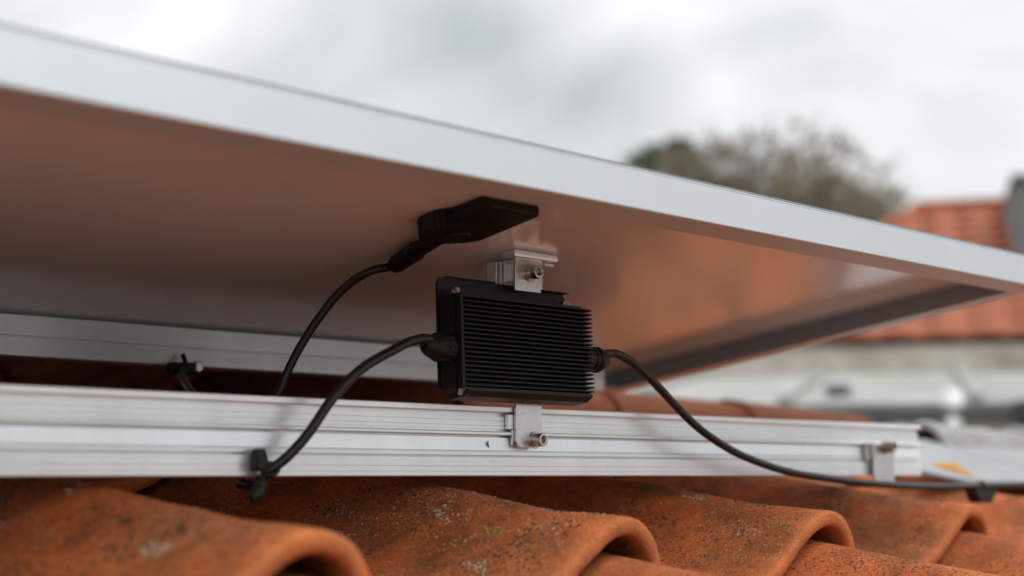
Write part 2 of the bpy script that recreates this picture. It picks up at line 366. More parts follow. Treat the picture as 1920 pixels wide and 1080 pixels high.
for k in range(-2, 4):
    for i in range(-4, 8):
        o0 = tile_org(i, k)
        if k >= 1 and o0.x + .02 > valley_x(o0.y + .30) + 0.10: continue
        if k == 0 and o0.x > 1.5: continue
        if k >= 2 and i > 2: continue
        if (k <= -1 and i < -3): continue
        t = bpy.data.objects.new('roof_tile', TILES[(i * 3 + k * 5) % 4]); COL.objects.link(t); t.parent = roof
        jit = random.Random(i * 31 + k * 77)
        t.location = o0 + Vector((jit.uniform(-.0025, .0025), jit.uniform(-.004, .004), jit.uniform(-.0008, .0008)))
        t.rotation_euler = (TP, jit.uniform(-.006, .006), jit.uniform(-.006, .006))
        if k in (-1, 0) and -2 <= i <= 4: shown.append((t, i, k))
# half-round ridge caps closing the roof to the right of the panel
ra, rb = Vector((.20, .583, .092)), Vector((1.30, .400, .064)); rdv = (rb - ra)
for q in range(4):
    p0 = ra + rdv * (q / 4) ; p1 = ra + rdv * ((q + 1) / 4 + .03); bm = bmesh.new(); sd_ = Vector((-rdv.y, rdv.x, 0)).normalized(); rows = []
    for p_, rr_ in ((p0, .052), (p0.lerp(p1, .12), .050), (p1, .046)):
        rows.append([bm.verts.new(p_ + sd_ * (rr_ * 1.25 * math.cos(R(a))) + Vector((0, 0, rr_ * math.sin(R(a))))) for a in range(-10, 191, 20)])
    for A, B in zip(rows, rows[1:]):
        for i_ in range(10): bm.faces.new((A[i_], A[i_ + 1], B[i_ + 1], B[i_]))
    bm.faces.new(rows[0]); bm.faces.new(rows[-1]); smooth_by_angle(link('ridge_tile', bm, M['shaded_clay'], roof), 50)
# felt-covered deck under the tiles
bm = bmesh.new()
rp = TP + math.atan(STEP / GAUGE)
for z0 in (-.075, -.16):
    for x, y in ((-1.6, -.95), (2.4, -.95), (2.4, .46), (-1.6, .95)): bm.verts.new((x, y * math.cos(rp), y * math.sin(rp) + z0))
bm.verts.ensure_lookup_table(); V = bm.verts
for f in ((0, 1, 2, 3), (7, 6, 5, 4), (0, 4, 5, 1), (1, 5, 6, 2), (2, 6, 7, 3), (3, 7, 4, 0)): bm.faces.new([V[i] for i in f])
link('roof_deck', bm, M['dark_void'], roof)

# ------------------------------------------------------------------ lead apron and grey wing roof at the right
RP = rp
def on_roof(x, y, lift=0.0):   # roof-frame point at crest level
    return Vector((x, y, math.tan(RP) * y + .005 + lift))
lead = empty('lead_flashing', ROOF_M @ on_roof(.74, .03)); lead.rotation_euler = (0, 0, YAW)
tag(lead, 'grey lead flashing dressed over the tiles behind the rail end', 'flashing')
bm = bmesh.new(); org = on_roof(.74, .03)
poly = [(.735, .010), (.78, -.035), (1.0, -.045), (1.25, -.042), (1.7, -.045), (2.2, -.045), (2.2, .30), (1.30, .30), (1.02, .27)]
gx = 26
def inside(x, y):
    c = False; j = len(poly) - 1
    for i in range(len(poly)):
        if (poly[i][1] > y) != (poly[j][1] > y) and x < (poly[j][0] - poly[i][0]) * (y - poly[i][1]) / (poly[j][1] - poly[i][1]) + poly[i][0]: c = not c
        j = i
    return c
def on_lead(x, y, lift=0.0): return on_roof(x, y, lift + max(0, y + .045) * .10)
poly = [(.735, .005), (.78, -.036), (1.0, -.045), (1.25, -.042), (1.7, -.045), (2.2, -.045), (2.2, .15), (.88, .15)]
fv = bm.faces.new([bm.verts.new(on_lead(x, y) - org) for x, y in poly])
ex = bmesh.ops.extrude_face_region(bm, geom=[fv]); bmesh.ops.translate(bm, verts=[g for g in ex['geom'] if isinstance(g, bmesh.types.BMVert)], vec=(0, 0, .004))
link('lead_sheet', bm, M['lead'], lead)
bm = bmesh.new(); c0 = on_roof(.945, .075, .0045) - org
vsr = []
for k in range(18):
    a = 2 * math.pi * k / 18; rr = 1 + .22 * math.sin(3 * a + 1) + .12 * math.sin(5 * a)
    q = on_lead(.835 + .020 * rr * math.cos(a), .004 + .024 * rr * math.sin(a), .0046) - org; vsr.append(bm.verts.new(q))
top = bm.verts.new(on_lead(.835, .004, .0130) - org)
for k in range(18): bm.faces.new((vsr[k], vsr[(k + 1) % 18], top))
link('lichen_spot', bm, M['lichen_orange'], lead, smooth=True)

wing = empty('grey_wing_roof', ROOF_M @ on_roof(1.0, .16)); wing.rotation_euler = (0, 0, YAW)
tag(wing, 'grey wavy tiled roof wing rising to the right beyond the lead flashing', 'roof')
G_T = [me.copy() for me in TILES[:2]]
for me in G_T: me.materials.clear(); me.materials.append(M['grey_tile'])
wo = on_roof(1.0, .16)
for j in range(3):            # columns side by side along Y, crests run up towards +X
    yy = .16 + j * .235
    xs = valley_x(yy) + .19 + (.14 if j else 0)
    bm = bmesh.new(); lo_ = []; hi_ = []
    for (px_, pz_), nn_ in list(zip(PC, NOR))[::2]:
        for lst, yv in ((lo_, .012), (hi_, .05)):
            lst.append((bm.verts.new((px_ - nn_.x * .011, yv, pz_ - nn_.y * .011 + .002)), bm.verts.new((px_ - nn_.x * .011, yv, -.078))))
    for g_ in range(len(lo_) - 1):
        bm.faces.new((lo_[g_][0], lo_[g_ + 1][0], lo_[g_ + 1][1], lo_[g_][1])); bm.faces.new((lo_[g_][0], hi_[g_][0], hi_[g_ + 1][0], lo_[g_ + 1][0]))
    fill = link('mortar_fill', bm, M['lead'], wing)
    for k in range(6):
        t = bpy.data.objects.new('roof_tile', G_T[(j + k) % 2]); COL.objects.link(t); t.parent = wing
        sl = R(-.6)
        base = Vector((xs + k * .33, yy, on_roof(xs, .14).z + .047 + j * .012 + k * .33 * math.tan(sl) + k * .004))
        # local x -> -Y (crest side by side), local y -> +X upslope
        t.matrix_local = Matrix.Translation(base - wo) @ Matrix.Rotation(-math.pi / 2, 4, 'Z') @ Matrix.Rotation(sl, 4, 'X') @ Matrix.Scale(.83, 4, (1, 0, 0))
        if k == 0: fill.matrix_local = t.matrix_local.copy()

# ------------------------------------------------------------------ mounting rails
def rail(name, label, x0, x1, y, z, h, d=.036):
    o = empty(name, (x0, y, z)); tag(o, label, 'rail', 'aluminium mounting rails'); k = h / .0545
    P = [(.0008, 0), (0, .0008), (0, .0035), (.0012, .0036), (.0012, .0039), (0, .0040), (0, .0076), (.0012, .0077), (.0012, .0080), (0, .0081), (0, .0146), (.0060, .0149), (.0060, .0160), (.0006, .0163), (.0006, .0188), (.0040, .0190), (.0040, .0197), (.0012, .0200),
         (.0024, .0300), (.0070, .0304), (.0070, .0316), (0, .0318), (-.0006, .0324), (-.0006, .0340), (0, .0346), (.0050, .0352), (.0050, .0366), (.0036, .0368), (.0036, .0390), (.0048, .0391), (.0048, .0394), (.0036, .0395), (.0036, .0430), (.0048, .0431), (.0048, .0434), (.0036, .0435),
         (.0036, .0466), (.0060, .0468), (.0060, .0494), (.0004, .0498), (-.0006, .0504), (-.0006, .0538), (.0004, .0545), (.014, .0545), (.014, .048), (.026, .048), (.026, .0545), (d, .0545), (d, 0)]
    bm = bmesh.new(); extrude_x(bm, [(a, b_ * k) for a, b_ in P], 0, x1 - x0)
    body = link('rail_profile', bm, M['alu'], o)
    return o
r1 = rail('mounting_rail', 'long ribbed silver rail running across the tiles in front', -1.15, .632, 0, 0, .0545)
# teal pen stroke on the rail face
bm = bmesh.new(); pts = [(-.0262, .0272), (-.0258, .0245), (-.0245, .0222)]
for (x, z), ww in zip(pts, (.0005, .0011, .0003)):
    bm.verts.new((x - ww + 1.15, .0006 if z > .026 else .0010, z)); bm.verts.new((x + ww + 1.15, .0006 if z > .026 else .0010, z))
bm.verts.ensure_lookup_table()
for i in (0, 2): bm.faces.new([bm.verts[j] for j in (i, i + 1, i + 3, i + 2)])
link('pen_mark', bm, M['teal'], r1)
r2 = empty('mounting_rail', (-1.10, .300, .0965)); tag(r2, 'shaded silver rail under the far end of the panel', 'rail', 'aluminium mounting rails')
bm = bmesh.new(); extrude_x(bm, [(.001, 0), (0, .001), (0, .0155), (.0012, .0160), (.0012, .0168), (0, .0173), (0, .0335), (.001, .0345), (.03, .0345), (.03, 0)], 0, 1.552); link('rail_profile', bm, M['shaded_alu'], r2)

# roof hook at the right end of the rail
h = empty('roof_hook', (.545, -.004, -.03)); tag(h, 'steel strap roof hook bolted to the right end of the rail', 'hook')
bm = bmesh.new(); box(bm, -.020, .019, -.0035, 0, .022, .064, .0012); link('strap', bm, M['steel'], h)
bm = bmesh.new(); box(bm, -.020, .019, -.0035, .035, .0180, .0218, .001); link('foot', bm, M['steel'], h)
bolt_parts(h, (.001, -.0035, .0600), s=1.1)
bm = bmesh.new(); box(bm, -.029, -.0205, .0002, .0038, .046, .0640, .0006); link('clamp_block', bm, M['bolt'], h)

# ------------------------------------------------------------------ solar panel
PA = R(-8.325)
PANEL_M = Matrix.Translation((0, -.1866, .1818)) @ Matrix.Rotation(PA, 4, 'X')     # local: x along edge, y into the panel, z up (0 = frame underside)
pan = empty('solar_panel'); pan.matrix_world = PANEL_M
tag(pan, 'tilted solar panel with silver aluminium frame seen from underneath', 'solar panel')
XL, XR, DP, FH = -1.25, .553, .562, .030
def frame_prof():   # (inward, z)
    return [(.0006, 0), (0, .0006), (0, FH - .0020), (.0008, FH - .0018), (.0008, FH - .0013), (.0003, FH - .0011), (.0004, FH - .0003), (.0010, FH), (.010, FH), (.010, FH - .0015), (.0016, FH - .0015), (.0016, .0018), (.026, .0018), (.026, 0)]
def frame_bar(name, p0, p1, inward, lab=None):
    bm = bmesh.new(); p0 = Vector(p0); p1 = Vector(p1); iw = Vector(inward); dr = (p1 - p0).normalized(); pr = frame_prof(); A = []; B = []
    for a, z in pr:
        A.append(bm.verts.new(p0 + iw * a + dr * a + Vector((0, 0, z)))); B.append(bm.verts.new(p1 + iw * a - dr * a + Vector((0, 0, z))))
    n = len(pr)
    for i in range(n): bm.faces.new((A[i], A[(i + 1) % n], B[(i + 1) % n], B[i]))
    bm.faces.new(A); bm.faces.new(list(reversed(B)))
    return link(name, bm, M['frame'], pan)
bm = bmesh.new(); box(bm, XL, XR, .0010, .009, FH + .0002, FH + .0017); link('gasket', bm, M['slate'], pan)
frame_bar('frame_bar', (XL, 0, 0), (XR, 0, 0), (0, 1, 0)); frame_bar('frame_bar', (XL, DP, 0), (XR, DP, 0), (0, -1, 0))
frame_bar('frame_bar', (XR, 0, 0), (XR, DP, 0), (-1, 0, 0)); frame_bar('frame_bar', (XL, 0, 0), (XL, DP, 0), (1, 0, 0))
bm = bmesh.new(); box(bm, XL + .0018, XR - .0018, .0018, DP - .0018, .0222, .0240); link('back_sheet', bm, M['sheet'], pan)
bm = bmesh.new(); box(bm, XL + .0018, XR - .0018, .0018, DP - .0018, .0241, FH - .0017); link('glass', bm, M['glass'], pan)
# unseen panel added behind the first to keep sky light off the far tiles
shade_panel = empty('solar_panel'); shade_panel.matrix_world = Matrix.Translation((0, .380, .1045)) @ Matrix.Rotation(R(12), 4, 'X')
tag(shade_panel, 'unseen solar panel added behind the tilted one to shade the far tiles', 'solar panel')
bm = bmesh.new(); box(bm, XL + .02, .428, .02, 1.02, .012, .018); link('back_sheet', bm, M['sheet'], shade_panel)
for x0, x1, y0, y1 in ((XL, .45, 0, .0195), (XL, .45, 1.0205, 1.04), (XL, XL + .0195, .02, 1.02), (.4285, .45, .02, 1.02)):
    bm = bmesh.new(); box(bm, x0, x1, y0, y1, 0, .030, .0008); link('frame_bar', bm, M['frame'], shade_panel)
# junction box with knurled ring, plug boot
jb = empty('junction_box'); jb.parent = None; jb.matrix_world = PANEL_M @ Matrix.Translation((-.110, .11, .0220))
tag(jb, 'flat black junction box with knurled ring on the panel underside', 'junction box')
bm = bmesh.new(); poly = [(-.026, -.040), (.021, -.040), (.025, -.036), (.030, .030), (.022, .042), (-.010, .044), (-.026, .020)]
extrude_z(bm, poly, -.0100, 0, .0008); link('housing', bm, M['plug'], jb)
bm = bmesh.new(); nn = 34; pl = []
for k in range(nn * 2):
    a = math.pi * k / nn; rr = .0270 if k % 2 else .0250
    pl.append((-.008 + rr * math.cos(a), .016 + rr * math.sin(a)))
extrude_z(bm, pl, -.0128, -.0004); link('knurled_ring', bm, M['plug'], jb)
bm = bmesh.new(); lathe(bm, [(0, .010), (.0012, .0105), (.0020, .0100)], (0, 0, -1), (-.006, .018, -.0128), 24); smooth_by_angle(link('cap', bm, M['plug'], jb))
bm = bmesh.new(); bx0 = Vector((-.004, .036, -.0075)); bx1 = Vector((.020, .118, -.0085)); dv = (bx1 - bx0)
tube(bm, [bx0 + dv * t for t in (0, .45, .47, .50, .52, .60, .90, .97, 1.0)], [.0066, .0062, .0070, .0076, .0076, .0074, .0074, .0062, .0042], 20)
smooth_by_angle(link('plug_boot', bm, M['plug'], jb))
PLUG_END = PANEL_M @ Matrix.Translation((-.110, .11, .0220)) @ bx1

# dark mid clamp on the top edge at the far left
cl = empty('panel_clamp'); cl.matrix_world = PANEL_M @ Matrix.Translation((-.560, .006, FH))
tag(cl, 'small dark clamp on the panel top edge at the left', 'clamp')
bm = bmesh.new(); box(bm, -.030, .018, -.002, .020, .0004, .0040, .0008); link('clamp_plate', bm, M['gutter'], cl)
bm = bmesh.new(); lathe(bm, [(0, .005), (.005, .005), (.0055, .0045)], (0, 0, 1), (-.006, .008, .0040), 16); link('bolt_head', bm, M['bolt'], cl)

# ------------------------------------------------------------------ micro inverter
LEAN = R(-2.6)
inv = empty('inverter', (-.011, -.006, .0562), (LEAN, 0, 0))
tag(inv, 'black finned micro inverter hanging between panel and rail', 'inverter')
HX = .072; HB = .0803; DPT = .0245
# housing with clipped lower edges
bm = bmesh.new()
box(bm, -HX, HX, -DPT + .004, 0, .0045, HB)
bmesh.ops.bevel(bm, geom=[e_ for e_ in bm.edges if abs(e_.verts[0].co.x - e_.verts[1].co.x) < 1e-6 and abs(e_.verts[0].co.y - e_.verts[1].co.y) < 1e-6] , offset=.002, segments=2, affect='EDGES')
bmesh.ops.bevel(bm, geom=[e_ for e_ in bm.edges if e_.verts[0].co.z < .005 and e_.verts[1].co.z < .005], offset=.0040, segments=1, affect='EDGES')
bmesh.ops.bevel(bm, geom=[e_ for e_ in bm.edges if e_.verts[0].co.z > HB - .001 and e_.verts[1].co.z > HB - .001], offset=.0012, segments=2, affect='EDGES')
housing = smooth_by_angle(link('housing', bm, M['black_alu'], inv), 30)
NF = 20; p = (HB - .0105) / NF
for k in range(NF):
    bm = bmesh.new(); z = .0085 + (k + .5) * p; y0 = -DPT + .0045; y1 = -DPT - .0034
    P = [(y0, z - .0013), (y0, z + .0013), (y1 + .0012, z + .00075), (y1, z + .00035), (y1, z - .00035), (y1 + .0012, z - .00075)]
    # side teeth: the fin runs past the right flank, tapering
    xs = [(-HX + .0008, .9), (-HX + .002, 1), (HX - .002, 1), (HX + .0012, .9), (HX + .0034, .6)]
    rows = []
    for xx, sc in xs:
        rows.append([bm.verts.new((xx, (y0 + (yy - y0) * sc), z + (zz - z) * (sc if xx > 0 else 1))) for yy, zz in P])
    for A, B in zip(rows, rows[1:]):
        for i in range(6): bm.faces.new((A[i], A[(i + 1) % 6], B[(i + 1) % 6], B[i]))
    bm.faces.new(rows[0]); bm.faces.new(list(reversed(rows[-1])))
    fo = link('fin', bm, M['black_alu'], inv)
# rim at the left ends of the fins, and the bottom ledge
bm = bmesh.new(); box(bm, -HX - .0006, -HX + .0022, -DPT - .0022, -DPT + .0042, .0075, HB - .001, .0005); link('fin_rim', bm, M['black_alu'], inv)
bm = bmesh.new(); extrude_x(bm, [(-DPT + .0043, .0088), (-DPT - .0018, .0084), (-DPT - .0022, .0060), (-DPT + .0035, .0020), (-.006, .0002), (-.006, .0042), (-DPT + .0043, .0060)], -HX + .004, HX - .001); link('bottom_ledge', bm, M['black_alu'], inv)
# cut corner at lower left, the rail's reflection painted on as pale grey
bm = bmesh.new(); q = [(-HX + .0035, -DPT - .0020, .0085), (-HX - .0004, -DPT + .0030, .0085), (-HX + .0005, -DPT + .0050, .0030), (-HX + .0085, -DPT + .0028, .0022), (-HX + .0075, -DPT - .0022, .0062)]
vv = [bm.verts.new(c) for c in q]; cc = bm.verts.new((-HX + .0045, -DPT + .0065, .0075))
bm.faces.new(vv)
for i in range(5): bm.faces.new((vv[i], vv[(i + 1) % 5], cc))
link('corner_facet', bm, M['facet_reflection'], inv)
# mounting plate standing behind the housing, with rounded corners
bm = bmesh.new(); pl = []
for cx, cz, a0 in ((HX - .008, HB + .0070, 0), (-HX + .0085, HB + .0075, 90)):
    for k in range(7):
        a = R(a0 + 15 * k); pl.append((cx + .0075 * math.cos(a), cz + .0075 * math.sin(a)))
pl += [(-HX + .001, .010), (HX - .0005, .010)]
A = [bm.verts.new((x, .0006, z)) for x, z in pl]; B = [bm.verts.new((x, .0030, z)) for x, z in pl]; n = len(pl)
for i in range(n): bm.faces.new((A[i], A[(i + 1) % n], B[(i + 1) % n], B[i]))
bm.faces.new(A); bm.faces.new(list(reversed(B))); link('mounting_plate', bm, M['black_alu'], inv)
# folded lip of the plate
bm = bmesh.new(); box(bm, -HX + .010, -.010, -.0010, .0105, HB + .0146, HB + .0158, .0003); link('plate_lip', bm, M['black_alu'], inv)
bm = bmesh.new(); box(bm, .034, HX - .004, -.0075, .0105, HB + .0120, HB + .0130, .0003); link('plate_lip', bm, M['black_alu'], inv)
for x, zz in ((-HX + .012, HB + .0005), (HX - .009, HB + .0002)):
    bm = bmesh.new(); lathe(bm, [(0, .0042), (.0042, .0042), (.0052, .0036)], (0, 0, 1), (x, -.007, zz), 20); smooth_by_angle(link('screw', bm, M['bolt'], inv), 40)
# cable glands
def gland(side):
    ax = (side, 0, 0); o0 = (side * (HX - .001) + (.0055 if side > 0 else 0), -.0135, .0385)
    bm = bmesh.new(); lathe(bm, [(0 if side < 0 else -.0055, .0100), (.004, .0100), (.0046, .0094), (.0066, .0094), (.0072, .0105), (.0095, .0105), (.0101, .0096), (.0122, .0096), (.0128, .0108), (.0160, .0108), (.0176, .0096), (.0230, .0078), (.0265, .0058), (.0280, .0042)], ax, o0, 30)
    return smooth_by_angle(link('cable_gland', bm, M['plug'], inv), 40)
gland(-1); gland(1)
for k in range(10):
    a = 2 * math.pi * k / 10; bm = bmesh.new(); c = Vector((-HX - .0083, -.0135 + .0103 * math.cos(a), .0385 + .0103 * math.sin(a)))
    lathe(bm, [(-.0055, .0011), (.0055, .0011)], (1, 0, 0), c, 8); 
    if k == 0: ribs = bm
    else:
        me = bpy.data.meshes.new('t'); bm.to_mesh(me); ribs.from_mesh(me); bm.free(); bpy.data.meshes.remove(me)
link('gland_rib', ribs, M['plug'], inv)['kind'] = 'stuff'

# upper clamp holding the inverter to the panel
up = empty('upper_clamp', (.007, -.008, .143)); tag(up, 'small silver clamp bolted above the inverter against the panel underside', 'clamp')
bm = bmesh.new(); box(bm, -.0150, .0145, -.0035, -.0015, .0030, .0315, .0003); link('strap', bm, M['steel'], up)
bm = bmesh.new(); box(bm, .0080, .0190, -.0012, .0010, .0065, .0315, .0003); link('angle_leg', bm, M['steel'], up)
bm = bmesh.new(); box(bm, -.0205, .0300, -.0085, .0080, .0292, .0350, .0016, 2); smooth_by_angle(link('top_plate', bm, M['alu'], up), 40)
bm = bmesh.new(); box(bm, .0192, .0300, -.0040, .0100, .0255, .0280, .0006); link('side_tongue', bm, M['alu'], up)
bm = bmesh.new()   # extruded block behind the strap: three ribs with slots between
for y0, y1, x0 in ((.0020, .0040, -.012), (.0105, .0135, -.0125), (.0155, .0180, -.0120), (.0200, .0310, -.0130)): box(bm, x0, .016, y0, y1, .0105, .0285, .0004)
box(bm, -.0085, .0155, .0021, .0300, .0110, .0280)
box(bm, -.0120, .016, .0042, .0103, .0255, .0285, .0003); box(bm, -.0120, .016, .0042, .0103, .0105, .0122, .0003)
link('channel_block', bm, M['alu'], up)
bm = bmesh.new(); lathe(bm, [(0, .003), (.012, .003)], (0, 0, 1), (.004, .010, .0275), 16); link('stud', bm, M['bolt'], up)
bolt_parts(up, (.0015, -.0035, .0185), s=1.05)

# lower clamp: strap and bolt into the rail channel
lo = empty('lower_clamp', (.0155, 0, .0215)); tag(lo, 'silver strap with socket bolt joining the inverter bottom to the rail', 'clamp')
bm = bmesh.new()
pl = [(-.0150, .0480), (-.0150, .0055), (-.0125, .0020), (-.0080, .0008), (.0145, .0030), (.0145, .0480)]
A = [bm.verts.new((x, -.0042, z)) for x, z in pl]; B = [bm.verts.new((x, -.0018, z)) for x, z in pl]; n = len(pl)
fs = [bm.faces.new(A), bm.faces.new(list(reversed(B)))]
for i in range(n): bm.faces.new((A[i], A[(i + 1) % n], B[(i + 1) % n], B[i]))
bmesh.ops.bevel(bm, geom=list(bm.edges), offset=.0003, segments=1, affect='EDGES'); link('strap', bm, M['steel'], lo)
bm = bmesh.new(); box(bm, -.0205, .0100, -.0012, .0030, .0152, .0270, .0004); link('channel_nut', bm, M['alu'], lo)
bm = bmesh.new(); box(bm, -.0168, .012, -.0017, .0006, .0030, .0150, .0003); link('back_strap', bm, M['steel'], lo)
bolt_parts(lo, (.0060, -.0042, .0072), s=1.0)

# ------------------------------------------------------------------ cables
def cable(name, label, pts, rad=.0036, cat='cable'):
    bm = bmesh.new(); sp = spline(pts, 12); tube(bm, sp, rad, 14)
    o = link(name, bm, M['cable'], smooth=True); return tag(o, label, cat)
cable('power_cable', 'black cable curving from the inverter left side down to the rail tie',
      [(-.098, -.0200, .0980), (-.110, -.0202, .1005), (-.125, -.021, .0975), (-.1408, -.021, .0906), (-.1702, -.021, .0757), (-.1951, -.020, .0542), (-.2137, -.018, .0301), (-.2283, -.014, .0137), (-.2395, -.0090, .0040), (-.2415, -.0030, -.0020), (-.2400, .008, -.0060), (-.2360, .03, -.0050)], .0036)
cable('power_cable', 'black cable sweeping from the inverter right side down across the rail to the right',
      [(.078, -.0200, .0985), (.092, -.020, .1010), (.1065, -.020, .1010), (.1272, -.020, .0938), (.1563, -.022, .0755), (.1924, -.025, .0497), (.226, -.028, .0317), (.2704, -.030, .0165), (.3342, -.032, .0037), (.4025, -.034, -.0028), (.4893, -.034, -.0083), (.606, -.034, -.0116), (.8096, -.036, -.0098), (1.05, -.035, -.006), (1.5, -.03, 0)], .0036)
pe = Vector(PLUG_END)
cable('panel_lead', 'black cable arching from the junction box plug down behind the rail',
      [pe + Vector((-.0005, -.008, .001)), pe, (-.1077, .050, .1568), (-.1177, .070, .1431), (-.129, .085, .1204), (-.1389, .095, .0976), (-.1474, .100, .0768), (-.1536, .103, .0601), (-.162, .115, .048), (-.170, .15, .050), (-.155, .21, .064), (-.135, .26, .080), (-.122, .286, .092)], .0034)

# clip holding the cable over the tile trough
cc_ = empty('cable_clip', (.7020, -.0345, -.0275)); tag(cc_, 'small black clip under the cable between two tile rolls at the right', 'clip')
bm = bmesh.new(); vv_ = []
for y_ in (-.004, .010):
    for x_, z_ in ((-.026, .0125), (.026, .0125), (.014, -.002), (-.014, -.002)): vv_.append(bm.verts.new((x_, y_, z_)))
bm.faces.new(vv_[:4]); bm.faces.new(vv_[7:3:-1])
for a_ in range(4): bm.faces.new((vv_[a_], vv_[(a_ + 1) % 4], vv_[4 + (a_ + 1) % 4], vv_[4 + a_]))
bmesh.ops.bevel(bm, geom=list(bm.edges), offset=.0012, segments=2, affect='EDGES'); link('saddle', bm, M['plug'], cc_)
bm = bmesh.new(); tube(bm, [Vector((-.004, .0046 * math.cos(a_ * math.pi / 8), .0165 + .0046 * math.sin(a_ * math.pi / 8))) for a_ in range(-2, 11)], .0012, 6); link('hook', bm, M['plug'], cc_)
# cable tie at the rail
ct = empty('cable_tie', (-.2435, 0, 0)); tag(ct, 'black cable tie hanging from the lower edge of the front rail', 'cable tie')
bm = bmesh.new(); box(bm, -.0075, .0030, -.0120, -.0008, .0035, .0185, .0022, 2)
for v_ in bm.verts:
    if v_.co.z > .010: v_.co.x = v_.co.x * .75 - .001; v_.co.y = v_.co.y * .8
smooth_by_angle(link('head', bm, M['plug'], ct))
bm = bmesh.new(); loop = [Vector((.0040 + .0056 * math.cos(a * math.pi / 8), -.0095 + .0050 * math.sin(a * math.pi / 8), .0050 + .0040 * math.sin(a * math.pi / 8 + .6))) for a in range(17)]; tube(bm, loop, .0016, 8); link('strap', bm, M['plug'], ct, smooth=True)
bm = bmesh.new(); tl = spline([(-.001, -.0085, .005), (-.0025, -.0100, -.002), (-.0050, -.0115, -.0065), (-.0100, -.0130, -.0125), (-.0135, -.0135, -.0155)], 5); tube(bm, tl, [.0022] * 7 + [.0030, .0044, .0050, .0048, .0040, .0046, .0052, .0050, .0046, .0042, .0040, .0036, .0030, .0024], 10); link('tail', bm, M['plug'], ct, smooth=True)
# second tie with cables at the far rail
c2 = empty('cable_tie', (-.118, .2985, .0950)); tag(c2, 'blurred black cable tie under the shaded far rail', 'cable tie')
bm = bmesh.new(); box(bm, -.013, .014, -.011, -.001, -.006, .004, .0028, 2); smooth_by_angle(link('head', bm, M['plug'], c2))
bm = bmesh.new(); tl = spline([(.004, -.006, .002), (.003, -.007, .006), (.003, -.004, .011)], 5); tube(bm, tl, .0022, 8); link('strap', bm, M['plug'], c2, smooth=True)
bm = bmesh.new(); lathe(bm, [(0, .0052), (.004, .0052), (.005, .004)], (0, -1, 0), (.018, -.002, .001), 14); link('button', bm, M['bolt'], c2)

# ------------------------------------------------------------------ lichen crusts on the tiles in view
bm = bmesh.new(); lr = random.Random(5)
pc = prof_curve(1); ORG = (ROOF_M @ Matrix.Translation(tile_org(0, 0))).to_translation()
bpy.context.view_layer.update()
for t, i, k in shown:
    MW = ROOF_M @ Matrix.LocRotScale(t.location, t.rotation_euler, None)
    crust = [(lr.uniform(-.20, .045), lr.uniform(.02, .32), lr.uniform(.0016, .0055)) for _ in range(24)]
    fields = [(lr.uniform(-.19, .03), lr.uniform(.03, .30), lr.uniform(.016, .034)) for _ in range(6)]
    for q_ in range(1700):
        if q_ < 560:
            ci = q_ % 24; c = crust[ci]; x = lr.gauss(c[0], c[2]); y = lr.gauss(c[1], c[2] * 1.9); size = lr.uniform(.0007, .0020); tone = (0, 0, 2, 0, 2, 2, 1)[(ci * 5 + (q_ % 3)) % 7]
        else:
            c = lr.choice(fields); x = lr.gauss(c[0], c[2]); y = lr.gauss(c[1], c[2] * 1.3); size = lr.uniform(.0005, .0012); tone = lr.choice((3, 3, 3, 0, 0, 2, 1))
        if not (-.23 < x < .050 and .004 < y < .34): continue
        j = min(range(len(pc)), key=lambda q: abs(pc[q][0] - x)); j2 = min(j + 1, len(pc) - 1); j1 = max(j - 1, 0)
        tn = Vector((pc[j2][0] - pc[j1][0], 0, pc[j2][1] - pc[j1][1])).normalized(); nn = Vector((-tn.z, 0, tn.x))
        seed = (i * 3 + k * 5) % 4
        ja = max(q for q in range(len(PC) - 1) if PC[q][0] <= x); fx = (x - PC[ja][0]) / (PC[ja + 1][0] - PC[ja][0])
        cpt = Vector(tile_pt(seed, ja, y, .0001)).lerp(Vector(tile_pt(seed, ja + 1, y, .0001)), fx)
        rad = size
        hgt = rad * lr.uniform(.35, .8); mi = tone
        rim = []; nb = 6
        for q in range(nb):
            a = 2 * math.pi * q / nb + lr.uniform(-.3, .3); rr = rad * lr.uniform(.6, 1.3)
            rim.append(bm.verts.new(MW @ (cpt + tn * rr * math.cos(a) + Vector((0, 1, 0)) * rr * math.sin(a) - nn * .0003) - ORG))
        tp = bm.verts.new(MW @ (cpt + nn * hgt + tn * rad * lr.uniform(-.4, .4)) - ORG)
        for q in range(nb):
            f = bm.faces.new((rim[q], rim[(q + 1) % nb], tp)); f.material_index = mi
o = link('lichen', bm, [M['lichen_grey'], M['lichen_ochre'], M['lichen_dark'], M['lichen_tan']], mw=Matrix.Translation(ORG)); tag(o, 'grey, ochre and black lichen crusts speckling the orange tiles', 'lichen', kind='stuff')

# ------------------------------------------------------------------ background: annex, house, dormer, trees
AZ = R(29.5); fwd = Vector((math.cos(AZ), math.sin(AZ), 0)); rgt = Vector((math.sin(AZ), -math.cos(AZ), 0)); CAM = Vector((-.8364, -.8314, 0))
def bgp(dist, side, z): return CAM + fwd * dist + rgt * side + Vector((0, 0, z))
BG_ROT = Matrix(((rgt.x, fwd.x, 0, 0), (rgt.y, fwd.y, 0, 0), (0, 0, 1, 0), (0, 0, 0, 1)))       # local x = right, y = away
